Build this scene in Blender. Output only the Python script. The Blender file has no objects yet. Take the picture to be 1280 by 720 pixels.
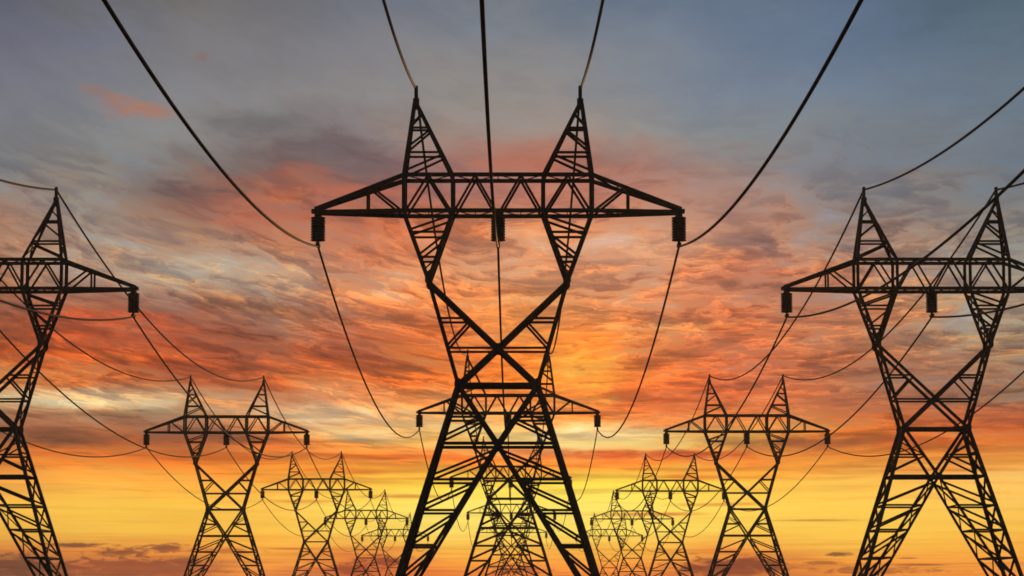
import bpy, bmesh, math, random
from mathutils import Vector

scene = bpy.context.scene
COL = scene.collection
R = math.radians

# ------------------------------------------------------------------ camera
# eye 1.7 m above the ground, long lens tilted up; world +Y runs along the line
FPX = 3600.0                      # focal length in units of 1/1280 of the picture width
cam_data = bpy.data.cameras.new('camera')
cam_data.sensor_width = 36.0
cam_data.lens = 36.0 * FPX / 1280.0
cam_data.clip_start = 0.5
cam_data.clip_end = 20000.0
cam = bpy.data.objects.new('camera', cam_data)
COL.objects.link(cam)
cam.location = (0.0, 0.0, 1.7)
cam.rotation_euler = (R(90) + math.atan(400.0 / FPX), 0.0, 2.0 / FPX)
scene.camera = cam

HAZE = 0.00009

# ------------------------------------------------------------------ exposure
vs = scene.view_settings
scene.display_settings.display_device = 'sRGB'
vs.view_transform = 'Standard'
vs.look = 'None'
vs.exposure = 0.0
vs.gamma = 1.0
vs.use_curve_mapping = False
scene.cycles.filter_width = 1.7      # soft lens

# ------------------------------------------------------------------ sun (low, behind the pylons)
SUN_EL, SUN_AZ = R(4.4), R(1.4)
sun_data = bpy.data.lights.new('sun', 'SUN')
sun_data.energy = 0.5
sun_data.angle = R(0.5)
sun_data.color = (1.0, 0.52, 0.22)
sun = bpy.data.objects.new('sun', sun_data)
COL.objects.link(sun)
sdir = Vector((math.sin(SUN_AZ) * math.cos(SUN_EL), math.cos(SUN_AZ) * math.cos(SUN_EL), math.sin(SUN_EL)))
sun.rotation_euler = sdir.to_track_quat('Z', 'Y').to_euler()
sun.location = (0, 0.08, 120)

# ------------------------------------------------------------------ world: sunset sky
world = bpy.data.worlds.new('World')
scene.world = world
world.use_nodes = True
NT = world.node_tree
NT.nodes.clear()
LK = NT.links


def _in(sock, v):
    if isinstance(v, bpy.types.NodeSocket):
        LK.new(v, sock)
    elif v is not None:
        sock.default_value = v


def M(op, a, b=None, c=None, clamp=False):
    n = NT.nodes.new('ShaderNodeMath')
    n.operation = op
    n.use_clamp = clamp
    _in(n.inputs[0], a)
    if b is not None:
        _in(n.inputs[1], b)
    if c is not None:
        _in(n.inputs[2], c)
    return n.outputs[0]


def MIX(f, a, b, blend='MIX'):
    n = NT.nodes.new('ShaderNodeMix')
    n.data_type = 'RGBA'
    n.blend_type = blend
    n.clamp_factor = True
    _in(n.inputs[0], f)
    _in(n.inputs[6], a)
    _in(n.inputs[7], b)
    return n.outputs[2]


def SMOOTH(x, lo, hi):
    n = NT.nodes.new('ShaderNodeMapRange')
    n.interpolation_type = 'SMOOTHSTEP'
    n.clamp = True
    _in(n.inputs[0], x)
    n.inputs[1].default_value = lo
    n.inputs[2].default_value = hi
    n.inputs[3].default_value = 0.0
    n.inputs[4].default_value = 1.0
    return n.outputs[0]


def LIN(x, lo, hi):
    n = NT.nodes.new('ShaderNodeMapRange')
    n.clamp = True
    _in(n.inputs[0], x)
    n.inputs[1].default_value = lo
    n.inputs[2].default_value = hi
    return n.outputs[0]


def VEC(x, y, z=0.0):
    n = NT.nodes.new('ShaderNodeCombineXYZ')
    _in(n.inputs[0], x)
    _in(n.inputs[1], y)
    _in(n.inputs[2], z)
    return n.outputs[0]


def NOISE(v, scale=1.0, detail=5.0, rough=0.55, dist=0.0):
    n = NT.nodes.new('ShaderNodeTexNoise')
    n.noise_dimensions = '3D'
    LK.new(v, n.inputs['Vector'])
    n.inputs['Scale'].default_value = scale
    n.inputs['Detail'].default_value = detail
    n.inputs['Roughness'].default_value = rough
    n.inputs['Distortion'].default_value = dist
    return n.outputs['Fac']


def s2l(c):
    c = c / 255.0
    return c / 12.92 if c <= 0.04045 else ((c + 0.055) / 1.055) ** 2.4


def LINCOL(c, a=1.0):
    return (s2l(c[0]), s2l(c[1]), s2l(c[2]), a)


tc = NT.nodes.new('ShaderNodeTexCoord')
sep = NT.nodes.new('ShaderNodeSeparateXYZ')
LK.new(tc.outputs['Generated'], sep.inputs[0])
AZ = M('ARCTAN2', sep.outputs[0], sep.outputs[1])          # azimuth, 0 along the line of pylons
EL = M('ARCSINE', sep.outputs[2])                          # elevation
U = M('MULTIPLY', AZ, FPX)                                 # azimuth, 1/3600 rad
E = M('MULTIPLY', EL, FPX)                                 # elevation, 1/3600 rad
Epos = M('MAXIMUM', E, 20.0)
Q0 = M('LOGARITHM', Epos, math.e)                          # clouds flatten towards the horizon
Q = M('ADD', Q0, M('MULTIPLY', M('MINIMUM', M('ADD', U, 60.0), 0.0), 0.0006))   # banks on the left sink to the right

# cloud noises live in (azimuth, log elevation): wide thin streaks low, rounder tufts high
nA = NOISE(VEC(M('DIVIDE', U, 170.0), M('DIVIDE', Q, 0.13), 1.3), 1.0, 6.0, 0.55, 0.4)
nB = NOISE(VEC(M('DIVIDE', U, 150.0), M('DIVIDE', Q, 0.11), 7.7), 1.0, 6.0, 0.55, 0.4)
wU = M('ADD', U, M('MULTIPLY', M('SUBTRACT', nA, 0.5), 190.0))
wE = M('ADD', E, M('MULTIPLY', M('SUBTRACT', nB, 0.5), M('MULTIPLY', Epos, 0.17)))
# turbulence for detail
nD = NOISE(VEC(M('DIVIDE', wU, 105.0), M('DIVIDE', M('ADD', Q, M('MULTIPLY', M('SUBTRACT', nA, 0.5), 0.12)), 0.065), 3.1), 1.0, 8.0, 0.6, 0.5)
nF = NOISE(VEC(M('DIVIDE', wU, 52.0), M('DIVIDE', M('ADD', Q, M('MULTIPLY', nD, 0.10)), 0.022), 5.1), 1.0, 6.0, 0.6, 0.45)
nS = NOISE(VEC(M('DIVIDE', U, 330.0), M('DIVIDE', M('ADD', Q0, M('MULTIPLY', nA, 0.06)), 0.055), 9.4), 1.0, 7.0, 0.58, 0.15)
nT = NOISE(VEC(M('DIVIDE', wU, 120.0), M('DIVIDE', Q, 0.09), 12.4), 1.0, 5.0, 0.55, 0.6)

# colour of the sky and its cloud banks against elevation, for a row of azimuths
XS = [0, 110, 230, 340, 450, 560, 680, 800, 920, 1050, 1280]
TABLE = [
 (0, 0.1, [(95,100,113),(106,108,111),(112,112,111),(113,114,118),(114,120,130),(113,123,137),(111,123,137),(106,122,141),(98,116,139),(92,113,137),(84,108,122)]),
 (60, 0.08, [(108,112,126),(114,119,133),(125,125,128),(127,127,131),(132,133,139),(133,136,142),(129,135,142),(122,134,148),(112,128,148),(103,123,146),(96,116,133)]),
 (120, 0.1, [(118,122,134),(126,130,138),(135,136,140),(139,137,138),(143,141,141),(151,146,140),(149,145,143),(136,142,149),(123,137,153),(113,131,151),(106,123,138)]),
 (170, 0.14, [(122,126,134),(134,137,140),(143,143,142),(126,120,119),(130,120,121),(161,145,136),(166,149,138),(152,149,144),(137,143,146),(123,134,144),(112,126,138)]),
 (210, 0.3,  [(120,124,130),(132,135,135),(132,128,126),(122,100,98),(124,106,108),(160,120,112),(185,120,100),(172,125,112),(150,136,132),(124,128,136),(110,122,134)]),
 (245, 0.5,  [(140,130,126),(140,138,134),(124,104,100),(168,108,92),(150,104,96),(170,116,108),(195,128,108),(178,132,118),(168,140,130),(138,132,132),(118,126,132)]),
 (280, 0.75,  [(165,130,112),(155,145,135),(150,115,102),(178,112,90),(185,112,86),(212,130,90),(216,148,108),(194,145,122),(180,138,122),(150,132,126),(128,132,134)]),
 (315, 0.85, [(160,125,108),(165,150,138),(170,148,132),(176,132,110),(198,126,96),(208,138,102),(222,158,118),(206,156,128),(180,132,114),(165,135,122),(138,138,136)]),
 (350, 0.9, [(140,105,92),(165,135,118),(172,158,144),(178,152,132),(200,136,102),(216,150,108),(218,152,112),(208,146,112),(190,124,98),(175,128,108),(155,148,138)]),
 (385, 1.0, [(138,92,78),(150,95,78),(150,100,84),(160,132,116),(190,128,100),(222,142,90),(228,150,88),(216,142,100),(198,122,90),(182,126,100),(162,148,132)]),
 (420, 1.0, [(152,84,58),(168,80,54),(160,82,60),(145,96,82),(170,100,76),(222,126,70),(236,150,70),(226,140,84),(196,118,84),(182,122,92),(155,140,120)]),
 (450, 1.0, [(165,82,48),(192,94,52),(172,82,52),(160,90,66),(182,98,62),(226,122,58),(240,144,58),(228,128,68),(196,110,78),(175,112,84),(150,126,108)]),
 (478, 0.95,  [(205,130,72),(196,120,72),(176,96,64),(185,100,60),(205,116,64),(230,124,56),(246,155,60),(228,120,62),(196,108,76),(170,112,86),(145,116,98)]),
 (503, 0.9,  [(195,170,130),(196,176,142),(190,150,112),(210,150,108),(222,160,112),(232,150,84),(236,136,66),(226,112,58),(205,108,66),(178,108,78),(140,106,88)]),
 (528, 0.9,  [(160,110,84),(170,125,95),(165,115,86),(205,150,104),(232,190,132),(240,200,130),(244,180,100),(232,150,84),(225,150,86),(205,115,66),(180,95,60)]),
 (552, 0.85,  [(150,90,60),(185,104,58),(165,92,58),(215,125,65),(238,180,100),(246,210,120),(250,228,150),(248,216,130),(238,180,90),(215,130,60),(220,115,55)]),
 (580, 0.7,  [(210,120,50),(228,132,52),(232,128,48),(236,135,48),(240,145,52),(238,130,50),(240,140,50),(240,130,48),(234,130,50),(222,140,56),(240,165,70)]),
 (605, 0.4, [(238,165,68),(240,172,70),(240,168,64),(242,168,60),(248,196,68),(250,218,76),(252,220,76),(252,218,74),(246,186,66),(243,186,76),(243,188,96)]),
 (635, 0.18, [(240,186,72),(244,194,72),(244,192,68),(246,194,78),(250,216,88),(252,230,108),(252,228,104),(252,228,100),(250,210,84),(248,202,78),(246,192,86)]),
 (665, 0.14, [(236,178,66),(240,188,70),(242,184,64),(246,192,70),(248,210,86),(250,220,100),(250,220,96),(250,220,94),(247,204,78),(246,198,74),(245,188,70)]),
 (688, 0.3, [(206,124,56),(212,132,56),(234,150,58),(243,168,60),(225,135,55),(246,185,70),(246,180,68),(246,180,66),(228,140,56),(243,178,64),(242,170,62)]),
 (706, 0.4,  [(140,84,54),(188,104,56),(175,92,52),(236,150,60),(200,96,48),(240,150,56),(240,150,56),(240,150,56),(200,105,50),(230,145,55),(235,150,58)]),
 (720, 0.4,  [(120,74,52),(165,92,54),(160,84,50),(225,135,60),(180,84,46),(225,120,50),(230,130,50),(225,125,50),(185,95,48),(225,135,52),(230,142,56)]),
]
EMAX = 800.0
T = M('DIVIDE', wE, EMAX, clamp=True)
cols, alphas = [], []
for i, x in enumerate(XS):
    r = NT.nodes.new('ShaderNodeValToRGB')
    LK.new(T, r.inputs[0])
    cr = r.color_ramp
    cr.interpolation = 'LINEAR'
    stops = sorted(((760.0 - y) / EMAX, tuple(v * (1.22 if y >= 600 else 1.12 if y >= 575 else 1.0) for v in LINCOL(c[i])[:3]) + (a,)) for y, a, c in TABLE)
    while len(cr.elements) < len(stops):
        cr.elements.new(0.5)
    for e, (p, c) in zip(cr.elements, stops):
        e.position = p
    for e, (p, c) in zip(cr.elements, stops):
        e.color = c
    cols.append(r.outputs[0])
    alphas.append(r.outputs[1])
sky = cols[0]
for i in range(1, len(XS)):
    f = LIN(wU, XS[i - 1] - 642.0, XS[i] - 642.0)
    sky = MIX(f, sky, cols[i])
amp = alphas[0]

# separate clouds: centre az/el (photo-sized units), half sizes, colour, strength, raggedness
CLOUDS = [
 (120,503,120,14,(216,197,158),.9,.8),(405,522,95,14,(238,205,156),.85,.9),(450,545,70,9,(244,214,156),.8,.9),(750,542,80,11,(250,232,170),.8,.8),
 (250,338,90,15,(190,174,154),.65,1.1),(350,345,60,14,(200,174,150),.6,1.1),(820,300,110,14,(205,165,142),.5,1.2),(1180,380,90,16,(178,160,138),.5,1.1),(470,372,60,9,(222,160,118),.6,1.2),
 (840,410,90,6,(240,170,108),.6,1.2),(900,345,80,8,(196,124,98),.6,1.1),(1010,392,60,8,(176,112,90),.6,1.1),
 (114,122,26,10,(150,122,116),.7,1.3),(145,136,28,17,(164,124,112),.75,1.3),(184,146,30,11,(172,126,108),.85,1.3),(248,76,12,6,(140,108,108),.6,1.0),
 (320,158,70,16,(108,106,108),.65,1.0),(400,188,90,24,(112,98,101),.85,1.1),(470,215,50,20,(116,98,102),.7,1.1),(250,240,70,10,(116,98,96),.75,1.1),
 (370,215,40,10,(160,104,90),.6,1.5),(450,240,60,8,(196,108,82),.6,1.3),
 (355,252,40,9,(196,116,80),.65,1.5),(292,280,30,9,(188,112,86),.65,1.5),(640,208,55,12,(186,116,94),.55,1.4),
 (395,395,110,16,(140,100,86),.6,1.2),(300,425,70,14,(140,84,66),.6,1.2),(120,400,90,9,(200,88,52),.6,1.4),(70,425,50,6,(216,98,52),.7,1.4),
 (150,448,110,7,(220,110,56),.7,1.4),(420,455,80,6,(216,112,62),.6,1.4),
 (130,522,95,5,(130,96,74),.75,.9),(200,519,50,4,(150,130,100),.7,.9),(90,552,100,10,(120,78,58),.75,.9),(640,565,120,5,(222,96,44),.6,.8),(430,590,90,4,(226,120,46),.7,.8),(560,600,80,3,(230,130,48),.6,.8),(860,598,90,4,(226,112,46),.7,.8),(280,575,120,5,(226,106,42),.6,.9),(380,628,60,2.5,(230,140,56),.6,.7),(1180,590,90,4,(232,128,56),.6,.8),(250,548,110,9,(138,88,66),.7,.9),
 (735,465,46,34,(252,176,70),.6,.9),(720,505,60,9,(240,170,84),.5,1.2),
 (470,572,120,4,(206,98,44),.8,.8),(790,571,120,7,(214,84,38),.85,.9),(500,622,60,3,(214,120,46),.7,.8),(820,644,70,3,(214,96,44),.8,.8),(900,632,60,3,(232,140,52),.7,.8),
 (1010,557,130,11,(158,90,58),.85,.8),(880,569,80,6,(196,92,48),.8,.8),(1060,585,60,3,(206,120,58),.7,.8),(1010,652,70,1.6,(190,120,54),.7,.5),(365,687,40,1.4,(190,96,46),.7,.5),
 (1130,555,60,10,(232,104,52),.6,.9),(1240,505,60,10,(130,104,88),.6,.9),
 (100,683,45,4,(132,74,50),.95,.7),(160,692,36,8,(140,78,50),.95,.9),(205,686,34,6,(146,82,52),.95,.9),(270,690,60,4,(190,104,52),.8,.8),(225,704,40,8,(150,80,50),.8,1.),(150,706,46,5,(150,82,54),.7,.9),(40,708,90,17,(112,68,50),.95,.9),(165,712,110,15,(158,84,52),.9,1.0),(915,709,80,14,(148,74,44),.95,.9),(1090,714,90,6,(176,96,48),.8,.9),
 (480,702,36,9,(140,58,40),.85,1.),(440,712,30,8,(150,64,42),.8,1.),(640,712,46,9,(170,70,46),.8,1.),
 (1045,694,22,3.5,(130,76,42),.9,.7),(1022,704,30,2.4,(160,92,46),.8,.6),(1150,707,40,1.8,(150,84,44),.8,.5),(1130,699,16,1.6,(170,100,50),.8,.5),(930,704,60,6,(140,66,42),.8,.8),(900,712,50,6,(150,70,44),.7,.8),
]
ragA = M('SUBTRACT', NOISE(VEC(M('DIVIDE', U, 46.0), M('DIVIDE', E, 15.0), 2.2), 1.0, 7.0, 0.62, 0.4), 0.5)
ragC = M('SUBTRACT', NOISE(VEC(M('DIVIDE', U, 24.0), M('DIVIDE', E, 7.0), 6.6), 1.0, 7.0, 0.65, 0.5), 0.5)
ragB = M('SUBTRACT', NOISE(VEC(M('DIVIDE', U, 70.0), M('DIVIDE', E, 6.0), 4.2), 1.0, 6.0, 0.6, 0.3), 0.5)
for (x, y, rx, ry, c, s, rag) in CLOUDS:
    du = M('DIVIDE', M('SUBTRACT', U, x - 642.0), rx)
    de = M('DIVIDE', M('SUBTRACT', E, 760.0 - y), ry)
    d = M('ADD', M('MULTIPLY', du, du), M('MULTIPLY', de, de))
    w = M('ADD', M('SUBTRACT', 1.0, M('SQRT', d)), M('MULTIPLY', (ragC if ry > 2.2 else ragB) if y > 680 else ragA if ry > 5 else ragB, (3.6 if y > 680 and ry > 2.2 else 2.4) * rag))
    w = M('MULTIPLY', SMOOTH(w, -0.05, 0.65) if y > 680 else SMOOTH(w, -0.35, 0.85), s)
    sky = MIX(w, sky, LINCOL(c))

# cloud cover: clear gaps, thin lit rims, thick shaded bodies
hi = SMOOTH(E, 150.0, 290.0)
dH = M('ADD', M('MULTIPLY', nD, 0.66), M('MULTIPLY', nF, 0.34))
dL = M('ADD', M('MULTIPLY', nS, 0.75), M('MULTIPLY', nD, 0.25))
d1 = M('ADD', M('MULTIPLY', dH, hi), M('MULTIPLY', dL, M('SUBTRACT', 1.0, hi)))
patch = LIN(NOISE(VEC(M('DIVIDE', U, 190.0), M('DIVIDE', Q, 0.16), 21.0), 1.0, 4.0, 0.5, 0.5), 0.34, 0.62)
amp = M('MULTIPLY', alphas[0], M('ADD', 0.45, M('MULTIPLY', patch, 0.75)), clamp=True)
t1 = LIN(d1, 0.34, 0.66)


def RAMP(x, stops):
    r = NT.nodes.new('ShaderNodeValToRGB')
    LK.new(x, r.inputs[0])
    e = r.color_ramp.elements
    e[0].position, e[0].color = stops[0][0], stops[0][1] + (1,)
    e[1].position, e[1].color = stops[-1][0], stops[-1][1] + (1,)
    for p, c in stops[1:-1]:
        k = e.new(p)
        k.color = c + (1,)
    return r.outputs[0]


tone = RAMP(t1, [(0.0, (1.28, 1.50, 1.75)), (0.30, (1.15, 1.22, 1.22)), (0.43, (1.28, 1.15, 0.98)), (0.52, (1.18, 0.98, 0.84)),
                 (0.62, (0.86, 0.74, 0.70)), (0.78, (0.62, 0.56, 0.60)), (1.0, (0.50, 0.46, 0.52))])
# red-lit patches against grey-brown ones
tint = MIX(LIN(nT, 0.36, 0.64), (0.86, 0.98, 1.10, 1), (1.14, 0.98, 0.80, 1))
sky = MIX(1.0, sky, MIX(amp, (1, 1, 1, 1), MIX(1.0, tone, tint, 'MULTIPLY')), 'MULTIPLY')

# thin bright wisps along the lit edges of the banks
nR = NOISE(VEC(M('DIVIDE', wU, 75.0), M('DIVIDE', M('ADD', Q, M('MULTIPLY', nD, 0.08)), 0.034), 15.7), 1.0, 7.0, 0.6, 0.35)
wisp = SMOOTH(M('SUBTRACT', 1.0, M('MULTIPLY', M('ABSOLUTE', M('SUBTRACT', nR, 0.52)), 14.0)), 0.1, 1.0)
wmask = M('MULTIPLY', SMOOTH(E, 190.0, 270.0), M('SUBTRACT', 1.0, SMOOTH(E, 400.0, 500.0)))
wisp = M('MULTIPLY', M('MULTIPLY', wisp, wmask), M('ADD', 0.25, M('MULTIPLY', LIN(nT, 0.40, 0.60), 0.75)))
sky = MIX(1.0, sky, MIX(wisp, (0.93, 0.92, 0.93, 1), (1.42, 1.30, 1.02, 1)), 'MULTIPLY')

bg1 = NT.nodes.new('ShaderNodeBackground')
LK.new(sky, bg1.inputs[0])
bg1.inputs[1].default_value = 1.0
nish = NT.nodes.new('ShaderNodeTexSky')
nish.sky_type = 'NISHITA'
nish.sun_disc = False
nish.sun_elevation = SUN_EL
nish.sun_rotation = SUN_AZ
nish.dust_density = 3.0
bg2 = NT.nodes.new('ShaderNodeBackground')
LK.new(nish.outputs[0], bg2.inputs[0])
bg2.inputs[1].default_value = 0.05
away = M('MAXIMUM', SMOOTH(M('ABSOLUTE', AZ), 0.35, 0.9), SMOOTH(EL, 0.26, 0.6))
mixs = NT.nodes.new('ShaderNodeMixShader')
LK.new(away, mixs.inputs[0])
LK.new(bg1.outputs[0], mixs.inputs[1])
LK.new(bg2.outputs[0], mixs.inputs[2])
wout = NT.nodes.new('ShaderNodeOutputWorld')
LK.new(mixs.outputs[0], wout.inputs[0])


# ------------------------------------------------------------------ materials
def material(name, base, rough, metal=0.0, var=0.25, scale=1.5, bump=0.0):
    m = bpy.data.materials.new(name)
    m.use_nodes = True
    nt = m.node_tree
    b = nt.nodes['Principled BSDF']
    t = nt.nodes.new('ShaderNodeTexCoord')
    n = nt.nodes.new('ShaderNodeTexNoise')
    n.inputs['Scale'].default_value = scale
    n.inputs['Detail'].default_value = 6
    nt.links.new(t.outputs['Object'], n.inputs['Vector'])
    r = nt.nodes.new('ShaderNodeValToRGB')
    r.color_ramp.elements[0].position = 0.3
    r.color_ramp.elements[1].position = 0.7
    r.color_ramp.elements[0].color = tuple(c * (1 - var) for c in base) + (1,)
    r.color_ramp.elements[1].color = tuple(c * (1 + var) for c in base) + (1,)
    nt.links.new(n.outputs['Fac'], r.inputs[0])
    nt.links.new(r.outputs[0], b.inputs['Base Color'])
    b.inputs['Roughness'].default_value = rough
    b.inputs['Metallic'].default_value = metal
    if bump:
        bp = nt.nodes.new('ShaderNodeBump')
        bp.inputs['Strength'].default_value = bump
        nt.links.new(n.outputs['Fac'], bp.inputs['Height'])
        nt.links.new(bp.outputs[0], b.inputs['Normal'])
    return m


STEEL = material('weathered_steel', (0.060, 0.046, 0.040), 0.65, 0.0, 0.3, 0.8)
PORC = material('brown_glazed_porcelain', (0.030, 0.018, 0.014), 0.45, 0.0, 0.25, 2.0)
WIRE = material('weathered_aluminium_wire', (0.060, 0.050, 0.046), 0.6, 0.0, 0.2, 1.0)
WIRE.node_tree.nodes['Principled BSDF'].inputs['Specular IOR Level'].default_value = 0.1
SOIL = material('dry_grass_soil', (0.075, 0.062, 0.032), 0.95, 0.0, 0.45, 0.25, 0.4)


# ------------------------------------------------------------------ helpers
def link_mesh(name, bm, mat, parent=None, smooth=False):
    me = bpy.data.meshes.new(name)
    bmesh.ops.recalc_face_normals(bm, faces=bm.faces)
    bm.to_mesh(me)
    bm.free()
    me.materials.append(mat)
    if smooth:
        for p in me.polygons:
            p.use_smooth = True
    o = bpy.data.objects.new(name, me)
    COL.objects.link(o)
    if parent is not None:
        o.parent = parent
    return o


def angle_bar(bm, a, b, w, face=(0, -1, 0)):
    """rolled steel angle from a to b, leg width w, one leg lying in the face with that normal"""
    a, b = Vector(a), Vector(b)
    d = (b - a)
    if d.length < 1e-4:
        return
    d.normalize()
    n = Vector(face)
    n = n - d * n.dot(d)
    if n.length < 1e-3:
        n = Vector((1, 0, 0)) - d * d.x
        if n.length < 1e-3:
            n = Vector((0, 0, 1)) - d * d.z
    n.normalize()
    s = d.cross(n)
    t = w * 0.16
    h = w / 2
    prof = [(-h, 0), (h, 0), (h, -t), (-h + t, -t), (-h + t, -w), (-h, -w)]
    ra = [bm.verts.new(a + s * p + n * (q + t)) for p, q in prof]
    rb = [bm.verts.new(b + s * p + n * (q + t)) for p, q in prof]
    k = len(prof)
    for i in range(k):
        j = (i + 1) % k
        bm.faces.new((ra[i], ra[j], rb[j], rb[i]))
    bm.faces.new(ra[::-1])
    bm.faces.new(rb)


def plate(bm, c, w, h, y, t=0.05):
    """gusset plate in the x-z plane"""
    vs_ = []
    pts = [(-w, -h * .45), (-w * .45, -h), (w * .45, -h), (w, -h * .45), (w, h * .45), (w * .45, h), (-w * .45, h), (-w, h * .45)]
    f = [bm.verts.new((c[0] + p, y - t, c[1] + q)) for p, q in pts]
    g = [bm.verts.new((c[0] + p, y + t, c[1] + q)) for p, q in pts]
    n = len(pts)
    for i in range(n):
        j = (i + 1) % n
        bm.faces.new((f[i], f[j], g[j], g[i]))
    bm.faces.new(f[::-1])
    bm.faces.new(g)


def lathe(bm, prof, c, seg=14):
    rings = []
    for r, z in prof:
        rings.append([bm.verts.new((c[0] + r * math.cos(2 * math.pi * i / seg), c[1] + r * math.sin(2 * math.pi * i / seg), c[2] + z)) for i in range(seg)])
    for a, b in zip(rings[:-1], rings[1:]):
        for i in range(seg):
            j = (i + 1) % seg
            bm.faces.new((a[i], a[j], b[j], b[i]))
    bm.faces.new(rings[0][::-1])
    bm.faces.new(rings[-1])


def box(bm, c, sx, sy, sz):
    v = [bm.verts.new((c[0] + sx * i / 2, c[1] + sy * j / 2, c[2] + sz * k / 2)) for i in (-1, 1) for j in (-1, 1) for k in (-1, 1)]
    for q in ((0, 1, 3, 2), (4, 6, 7, 5), (0, 4, 5, 1), (2, 3, 7, 6), (0, 2, 6, 4), (1, 5, 7, 3)):
        bm.faces.new([v[i] for i in q])


def tag(o, label, cat, group=None, kind=None):
    o['label'] = label
    o['category'] = cat
    if group:
        o['group'] = group
    if kind:
        o['kind'] = kind


def copy_tree(o, parent=None):
    c = o.copy()
    COL.objects.link(c)
    c.parent = parent
    for ch in list(o.children):
        copy_tree(ch, c)
    return c


# ------------------------------------------------------------------ ground
bm = bmesh.new()
SX, Y0, Y1 = 1000.0, -120.0, 1700.0
N = 24
rnd = random.Random(3)
grid = []
for i in range(N + 1):
    row = []
    for j in range(N + 1):
        row.append(bm.verts.new((-SX + 2 * SX * i / N, Y0 + (Y1 - Y0) * j / N, 0.0)))
    grid.append(row)
for i in range(N):
    for j in range(N):
        bm.faces.new((grid[i][j], grid[i + 1][j], grid[i + 1][j + 1], grid[i][j + 1]))
ground = link_mesh('ground', bm, SOIL)
ground['kind'] = 'structure'

# ------------------------------------------------------------------ the pylon
# surveyed heights and half widths; q = survey unit, 1 unit = 0.0644 m, heights counted down from 786 at the ground
Q_M = 0.0644


def zq(y):
    return 1.7 + (760.0 - y) * Q_M * (1.0 + 0.0143 * (760.0 - y) / 490.0)


def xq(x, y):
    return x * Q_M * (1.0 + 0.0143 * (760.0 - y) / 490.0)


Y_FOOT = 786.5
DEPTH = [(108, 0.10), (132, 0.12), (221, 1.75), (271, 1.75), (352, 1.70), (483, 1.95), (786.5, 6.1)]


def depth(y):
    if y <= DEPTH[0][0]:
        return DEPTH[0][1]
    for (a, p), (b, q) in zip(DEPTH[:-1], DEPTH[1:]):
        if y <= b:
            return p + (q - p) * (y - a) / (b - a)
    return DEPTH[-1][1]


def P(x, y, f, dy=None):
    """point on the front (f=-1) or back (f=1) face"""
    return Vector((xq(x, y), f * (depth(y) if dy is None else dy), zq(y)))


def lerp_x(x0, y0, x1, y1, y):
    return x0 + (x1 - x0) * (y - y0) / (y1 - y0)


W_LEG, W_MAIN, W_CHORD, W_BEAM, W_SEC, W_THIN = 0.38, 0.32, 0.35, 0.27, 0.195, 0.135

WAIST = (49.5, 483.0)
FOOT = (143.0, Y_FOOT)
IN_FOOT = (134.0, 775.0)
BEND = (87.0, 352.0)


def leg_x(y):
    return lerp_x(*WAIST, *FOOT, y)


def inner_x(y):
    return lerp_x(0.0, 557.0, *IN_FOOT, y)


def diag_x(y):
    return lerp_x(*WAIST, 0.0, 557.0, y)


def side_lattice(bm, xf, levels, w, s, inward=False):
    """cross bracing between front and back members of one side"""
    nrm = (-s if inward else s, 0, 0)
    for a, b in zip(levels[:-1], levels[1:]):
        angle_bar(bm, P(s * xf(a), a, -1), P(s * xf(b), b, 1), w, nrm)
        angle_bar(bm, P(s * xf(a), a, 1), P(s * xf(b), b, -1), w, nrm)
    for a in levels[1:-1]:
        angle_bar(bm, P(s * xf(a), a, -1), P(s * xf(a), a, 1), w, nrm)


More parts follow.
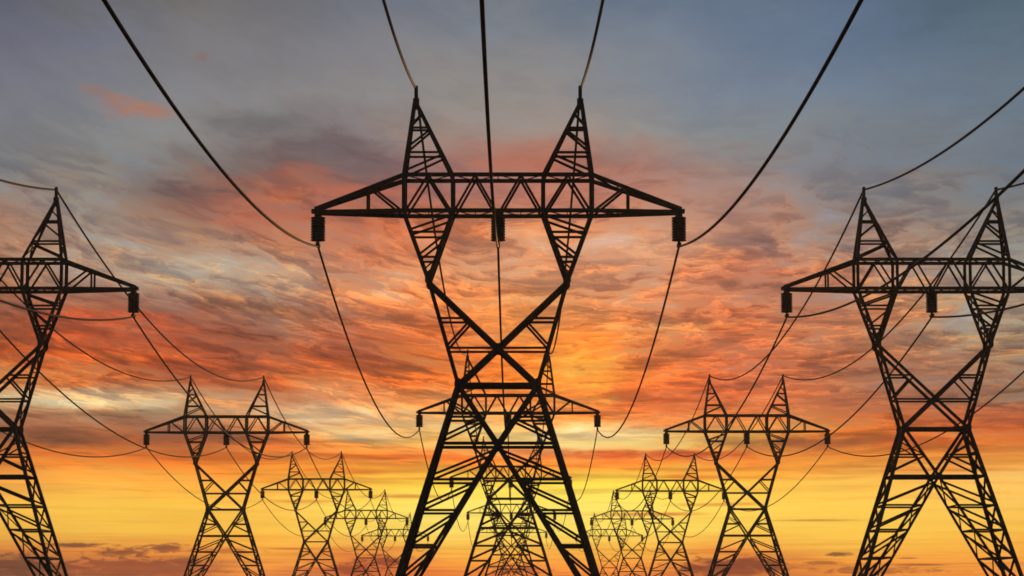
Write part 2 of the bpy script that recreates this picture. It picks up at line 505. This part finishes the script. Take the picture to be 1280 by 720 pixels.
def make_pylon():
    root = bpy.data.objects.new('transmission_tower', None)
    COL.objects.link(root)

    # four main legs below the waist
    for s in (-1, 1):
        for f in (-1, 1):
            b = bmesh.new()
            foot = P(s * FOOT[0], Y_FOOT, f)
            top = P(s * WAIST[0], WAIST[1] - 1, f)
            foot = foot + (foot - top).normalized() * 0.4
            angle_bar(b, foot, top, W_LEG, (0, f, 0))
            plate(b, (top.x, top.z), 0.30, 0.42, top.y + f * 0.09)
            link_mesh('leg', b, STEEL, root)

    # web of the lower body, one per face
    LV = [557.0, 602.0, 640.0, 683.0, 727.0, 768.0]
    for f in (-1, 1):
        b = bmesh.new()
        nrm = (0, f, 0)
        for s in (-1, 1):
            angle_bar(b, P(s * WAIST[0], WAIST[1], f), P(-s * 2.0, 560.0, f), W_MAIN, nrm)
            angle_bar(b, P(0, 557.0, f), P(s * IN_FOOT[0], IN_FOOT[1], f), W_BEAM, nrm)
            # upper triangles
            angle_bar(b, P(s * leg_x(524), 524, f), P(s * diag_x(524), 524, f), W_SEC, nrm)
            angle_bar(b, P(s * leg_x(549), 549, f), P(s * diag_x(526), 526, f), W_SEC, nrm)
            angle_bar(b, P(s * leg_x(505), 505, f), P(s * diag_x(524), 524, f), W_THIN, nrm)
            for a, c in zip(LV[:-1], LV[1:]):
                if c < 760:
                    angle_bar(b, P(s * leg_x(c), c, f), P(s * inner_x(c), c, f), W_SEC, nrm)
                up = a + (9 if a == 557 else 4)
                angle_bar(b, P(s * leg_x(c - 4), c - 4, f), P(s * inner_x(up), up, f), W_SEC, nrm)
        link_mesh('face_bracing', b, STEEL, root)
        b = bmesh.new()
        angle_bar(b, P(-leg_x(557), 557, f), P(leg_x(557), 557, f), W_BEAM, nrm)
        plate(b, (0, zq(557)), 0.34, 0.34, f * (depth(557) + 0.09))
        link_mesh('belt_beam', b, STEEL, root)
    for s in (-1, 1):
        b = bmesh.new()
        side_lattice(b, leg_x, [483, 520, 557, 602, 640, 683, 727, 782], W_SEC, s)
        angle_bar(b, P(s * leg_x(557), 557, -1), P(s * leg_x(557), 557, 1), W_SEC, (s, 0, 0))
        link_mesh('side_bracing', b, STEEL, root)
        # bracing between the inner braces of front and back
        b = bmesh.new()
        side_lattice(b, inner_x, [560, 602, 640, 683, 727, 766], W_THIN, s)
        link_mesh('inner_bracing', b, STEEL, root)

    # waist ring
    b = bmesh.new()
    for f in (-1, 1):
        angle_bar(b, P(-WAIST[0], 483, f), P(WAIST[0], 483, f), W_BEAM, (0, f, 0))
    for s in (-1, 1):
        angle_bar(b, P(s * WAIST[0], 483, -1), P(s * WAIST[0], 483, 1), W_SEC, (0, 0, 1))
        angle_bar(b, P(-s * WAIST[0], 483, -1), P(s * WAIST[0], 483, 1), W_SEC, (0, 0, 1))
    link_mesh('waist_ring', b, STEEL, root)

    # the big cross above the waist, front and back
    def bend_x(y):
        return lerp_x(*BEND, *WAIST, y)

    def arm_x(y):
        return lerp_x(BEND[0], BEND[1] + 3, 0.0, 437.0, y)
    for f in (-1, 1):
        b = bmesh.new()
        nrm = (0, f, 0)
        for s in (-1, 1):
            angle_bar(b, P(s * BEND[0], BEND[1] + 3, f), P(0, 437, f), W_MAIN, nrm)
            angle_bar(b, P(0, 437, f), P(-s * WAIST[0], WAIST[1], f), W_MAIN, nrm)
            angle_bar(b, P(s * bend_x(401), 401, f), P(s * arm_x(401), 401, f), W_SEC, nrm)
            angle_bar(b, P(s * arm_x(404), 404, f), P(s * bend_x(435), 435, f), W_SEC, nrm)
        angle_bar(b, P(-bend_x(438), 438, f), P(bend_x(438), 438, f), W_SEC, nrm)
        plate(b, (0, zq(437)), 0.32, 0.32, f * (depth(437) + 0.09))
        link_mesh('cross_brace', b, STEEL, root)

    # the two tapering masts that carry the crossarm
    for s in (-1, 1):
        b = bmesh.new()

        def out_x(y):
            return lerp_x(117.5, 271, *BEND, y)

        def in_x(y):
            return lerp_x(56.5, 271, BEND[0] - 2.0, BEND[1] - 3, y)
        for f in (-1, 1):
            nrm = (0, f, 0)
            angle_bar(b, P(s * 117.5, 269, f), P(s * BEND[0], BEND[1], f), W_MAIN, nrm)
            angle_bar(b, P(s * BEND[0], BEND[1], f), P(s * WAIST[0], WAIST[1], f), W_MAIN, nrm)
            angle_bar(b, P(s * 56.5, 269, f), P(s * (BEND[0] - 1), BEND[1] - 1, f), W_MAIN, nrm)
            for y in (294, 325):
                angle_bar(b, P(s * out_x(y), y, f), P(s * in_x(y), y, f), W_SEC, nrm)
            angle_bar(b, P(s * out_x(291), 291, f), P(s * in_x(273), 273, f), W_SEC, nrm)
            angle_bar(b, P(s * out_x(322), 322, f), P(s * in_x(297), 297, f), W_SEC, nrm)
            angle_bar(b, P(s * out_x(340), 340, f), P(s * in_x(327), 327, f), W_THIN, nrm)
            plate(b, (xq(s * BEND[0], BEND[1]), zq(BEND[1])), 0.26, 0.5, f * (depth(352) + 0.09))
        side_lattice(b, out_x, [271, 298, 325, 352], W_THIN, s)
        side_lattice(b, lambda y: lerp_x(*BEND, *WAIST, y), [352, 395, 438, 483], W_THIN, s)
        side_lattice(b, in_x, [271, 298, 325, 349], W_THIN, s, True)
        link_mesh('mast', b, STEEL, root)

    # crossarm: the box girder between the outer posts
    TOP, BOT = 223.0, 267.5
    b = bmesh.new()
    for f in (-1, 1):
        nrm = (0, f, 0)
        angle_bar(b, P(-117.5, TOP, f), P(117.5, TOP, f), W_CHORD, nrm)
        angle_bar(b, P(-117.5, BOT, f), P(117.5, BOT, f), W_CHORD, nrm)
        for s in (-1, 1):
            for x in (117.5, 56.5):
                angle_bar(b, P(s * x, TOP, f), P(s * x, BOT, f), W_MAIN, nrm)
            angle_bar(b, P(s * 115, BOT, f), P(s * 87, TOP, f), W_SEC, nrm)
            angle_bar(b, P(s * 87, TOP, f), P(s * 59, BOT, f), W_SEC, nrm)
            angle_bar(b, P(s * 54, BOT, f), P(s * 28.5, TOP, f), W_SEC, nrm)
            angle_bar(b, P(s * 28.5, TOP, f), P(s * 3, BOT, f), W_SEC, nrm)
    xs = [-117.5, -87, -56.5, -28.5, 0, 28.5, 56.5, 87, 117.5]
    for k, (xa, xb) in enumerate(zip(xs[:-1], xs[1:])):
        g = 1 if k % 2 else -1
        for y, nz in ((TOP, 1), (BOT, -1)):
            angle_bar(b, P(xa, y, g), P(xb, y, -g), 0.07, (0, 0, nz))
            angle_bar(b, P(xa, y, -1), P(xa, y, 1), 0.07, (0, 0, nz))
    link_mesh('crossarm', b, STEEL, root)

    # cantilevered arm ends
    TIP = 230.0
    for s in (-1, 1):
        b = bmesh.new()
        for f in (-1, 1):
            nrm = (0, f, 0)
            tipb = P(s * TIP, 266.5, f, 0.35)
            tipt = P(s * TIP, 263.0, f, 0.35)
            angle_bar(b, P(s * 117.5, BOT, f), tipb, W_CHORD, nrm)
            angle_bar(b, P(s * 117.5, TOP, f), tipt, W_CHORD, nrm)

            def on(x, top):
                t = (x - 117.5) / (TIP - 117.5)
                p0 = P(s * 117.5, TOP if top else BOT, f)
                return p0.lerp(tipt if top else tipb, t)
            angle_bar(b, on(163, True), on(163, False), W_SEC, nrm)
            angle_bar(b, on(158, True), on(120, False), W_SEC, nrm)
        for x in (117.5, 163):
            pass
        for x0, x1 in ((117.5, 150), (150, 190), (190, 228)):
            t0, t1 = (x0 - 117.5) / (TIP - 117.5), (x1 - 117.5) / (TIP - 117.5)
            for Yv, tz, nz in ((BOT, 266.5, -1), (TOP, 263.0, 1)):
                a0 = P(s * 117.5, Yv, -1).lerp(P(s * TIP, tz, -1, 0.35), t0)
                b1 = P(s * 117.5, Yv, 1).lerp(P(s * TIP, tz, 1, 0.35), t1)
                a1 = P(s * 117.5, Yv, 1).lerp(P(s * TIP, tz, 1, 0.35), t0)
                b0 = P(s * 117.5, Yv, -1).lerp(P(s * TIP, tz, -1, 0.35), t1)
                angle_bar(b, a0, b1, W_THIN, (0, 0, nz))
                if x0 > 118:
                    angle_bar(b, a0, a1, W_THIN, (0, 0, nz))
        box(b, (xq(s * (TIP - 2), 265), 0, zq(265)), 0.8, 0.9, 0.30)
        link_mesh('arm_end', b, STEEL, root)

    # peaks that carry the earth wires
    for s in (-1, 1):
        b = bmesh.new()
        tx = 103.0

        def po(y):
            return lerp_x(tx + 3.0, 132, 117.5, TOP, y)

        def pi_(y):
            return lerp_x(tx - 1.0, 132, 56.5, TOP, y)
        for f in (-1, 1):
            nrm = (0, f, 0)
            angle_bar(b, P(s * 117.5, TOP, f), P(s * (tx + 2.0), 130, f), W_MAIN, nrm)
            angle_bar(b, P(s * 56.5, TOP, f), P(s * (tx - 0.5), 130, f), W_MAIN * 0.9, nrm)
            for y in (162, 194):
                angle_bar(b, P(s * po(y), y, f), P(s * pi_(y), y, f), W_SEC, nrm)
            angle_bar(b, P(s * po(218), 218, f), P(s * pi_(197), 197, f), W_SEC, nrm)
            angle_bar(b, P(s * po(187), 187, f), P(s * pi_(165), 165, f), W_SEC, nrm)
            angle_bar(b, P(s * po(158), 158, f), P(s * pi_(144), 144, f), W_THIN, nrm)
        side_lattice(b, po, [138, 162, 194, 221], W_THIN, s)
        side_lattice(b, pi_, [138, 162, 194, 221], W_THIN, s, True)
        box(b, (xq(s * tx, 120), 0, zq(121.5)), 0.30, 0.34, 1.7)
        box(b, (xq(s * tx, 120), 0, zq(131)), 0.52, 0.46, 0.9)
        pk = link_mesh('earth_wire_peak', b, STEEL, root)
        b = bmesh.new()
        box(b, (xq(s * tx, 110), 0, zq(110)), 0.22, 0.5, 0.22)
        link_mesh('wire_clamp', b, STEEL, pk)

    # insulator strings under the arm ends and the middle
    for x in (-226.0, 0.0, 227.0):
        top = 270.0
        b = bmesh.new()
        cx = xq(x, 285)
        zt, zb = zq(272), zq(302.5)
        n = 9
        step = (zt - zb) / n
        prof = [(0.30, 0.0)]
        for k in range(n):
            z0 = -k * step
            prof += [(0.47, z0 - 0.015), (0.58, z0 - 0.05), (0.60, z0 - step * 0.78), (0.54, z0 - step * 0.86), (0.47, z0 - step * 0.90)]
        prof += [(0.20, -n * step)]
        lathe(b, prof, (cx, 0, zt), 16)
        ins = link_mesh('insulator_string', b, PORC, root)
        b = bmesh.new()
        box(b, (cx, 0, (zq(267) + zq(273)) / 2), 0.55, 0.9, zq(267) - zq(273))
        link_mesh('hanger', b, STEEL, ins)
        b = bmesh.new()
        box(b, (cx, 0, (zq(301) + zq(308)) / 2), 0.22, 0.22, zq(301) - zq(308))
        box(b, (cx, 0, zq(307)), 0.30, 1.5, 0.24)
        link_mesh('wire_clamp', b, STEEL, ins)
    return root


GROUP_T = 'lattice pylons standing in three rows'
proto = make_pylon()
# distances along the line and offsets across it, metres
ROWS = {
    'centre': [(-1.27, 234.1), (-0.90, 478.0), (-0.75, 720.0), (-0.80, 984.0), (-0.80, 1240.0)],
    'right':  [(42.55, 291.5), (42.80, 528.5), (43.4, 799.0), (43.1, 1051.0), (43.0, 1299.0)],
    'left':   [(-53.5, 291.5), (-53.0, 531.4), (-54.0, 790.0), (-53.4, 1045.0), (-53.3, 1299.0)],
}
LABELS = {
    'centre': ['largest black steel lattice pylon, filling the middle of the picture',
               'black lattice pylon seen directly through the legs and waist of the largest pylon',
               'third pylon of the middle row, seen small between the largest pylon\'s legs',
               'fourth pylon of the middle row, tiny inside the lattice of those before it',
               'farthest and smallest pylon of the middle row, deep between the lattice legs'],
    'right':  ['big black lattice pylon on the right, its outer arm running off the picture edge',
               'mid-sized black pylon right of the largest one, its whole crossarm clear against orange sky',
               'small pylon partly behind the left arm of the mid-sized right pylon',
               'fourth pylon of the right row, tiny, its arm end beside the largest pylon\'s leg',
               'farthest pylon of the right row, a faint small frame behind the fourth'],
    'left':   ['big black lattice pylon cut in half by the left picture edge',
               'mid-sized black pylon on the left, its whole crossarm clear against striped sky',
               'small pylon just right of the mid-sized left pylon, whole crossarm in view',
               'fourth pylon of the left row, tiny, right of and behind the small third one',
               'farthest pylon of the left row, faint, nearest the largest pylon\'s left leg'],
}
first = True
for row in ('centre', 'right', 'left'):
    for (x, y), lab in zip(ROWS[row], LABELS[row]):
        t = proto if first else copy_tree(proto)
        first = False
        t.location = (x, y, 0.0)
        tag(t, lab, 'pylon', GROUP_T)

# ------------------------------------------------------------------ the wires
def tube(bm, pts, r, seg=8):
    rings = []
    for i, p in enumerate(pts):
        d = (pts[min(i + 1, len(pts) - 1)] - pts[max(i - 1, 0)]).normalized()
        s = d.cross(Vector((0, 0, 1))).normalized()
        u = s.cross(d)
        rings.append([bm.verts.new(p + s * (r * math.cos(2 * math.pi * k / seg)) + u * (r * math.sin(2 * math.pi * k / seg))) for k in range(seg)])
    for a, b in zip(rings[:-1], rings[1:]):
        for i in range(seg):
            j = (i + 1) % seg
            bm.faces.new((a[i], a[j], b[j], b[i]))
    bm.faces.new(rings[0][::-1])
    bm.faces.new(rings[-1])


SPOTS = [('earth_wire', -103.0, 112.5, 0.105, 6.5), ('earth_wire', 103.0, 112.5, 0.105, 6.5),
         ('conductor_wire', -226.0, 309.0, 0.096, 6.0), ('conductor_wire', 0.0, 309.0, 0.096, 6.0), ('conductor_wire', 227.0, 309.0, 0.096, 6.0)]
WL = ['thin earth wire strung along the left-hand peaks of the %s pylon row',
      'thin earth wire strung along the right-hand peaks of the %s pylon row',
      'thick black conductor hung from the left-hand insulators of the %s pylon row',
      'thick black conductor hung from the central insulators of the %s pylon row',
      'thick black conductor hung from the right-hand insulators of the %s pylon row']
START = {'centre': 22.0, 'right': 64.0, 'left': 64.0}
for row in ('centre', 'right', 'left'):
    nm = {'centre': 'middle', 'right': 'right', 'left': 'left'}[row]
    towers = [(ROWS[row][0][0] + (0.05 if row == 'centre' else 0.0), START[row])] + ROWS[row]
    for (kind, x, y, r, sag0), lab in zip(SPOTS, WL):
        pts = []
        for k, ((xa, ya), (xb, yb)) in enumerate(zip(towers[:-1], towers[1:])):
            span = yb - ya
            sag = sag0 * ((1.2 if row == 'left' else 1.0) if k == 0 else min(1.08, (span / 225.0) ** 2))
            n = 48
            for i in range(n + (1 if k == len(towers) - 2 else 0)):
                u = i / n
                pts.append(Vector((xa + (xb - xa) * u + xq(x, y), ya + span * u, zq(y) - 4 * sag * u * (1 - u))))
        b = bmesh.new()
        tube(b, pts, r)
        o = link_mesh(kind, b, WIRE, None, True)
        tag(o, lab % nm, 'power line', 'earth wires along the pylon peaks' if kind == 'earth_wire' else 'conductors hung from the pylon insulators')

# ------------------------------------------------------------------ haze in the evening air
bm = bmesh.new()
box(bm, (0, (Y0 + Y1) / 2, 26.5), 2 * SX + 40, Y1 - Y0 + 40, 55.0)
hm = bpy.data.materials.new('evening_haze')
hm.use_nodes = True
hn = hm.node_tree
hn.nodes.clear()
pv = hn.nodes.new('ShaderNodeVolumePrincipled')
pv.inputs['Color'].default_value = (0.95, 0.92, 0.88, 1)
pv.inputs['Density'].default_value = HAZE
pv.inputs['Anisotropy'].default_value = 0.6
ho = hn.nodes.new('ShaderNodeOutputMaterial')
hn.links.new(pv.outputs[0], ho.inputs['Volume'])
haze = link_mesh('haze', bm, hm)
haze['kind'] = 'stuff'
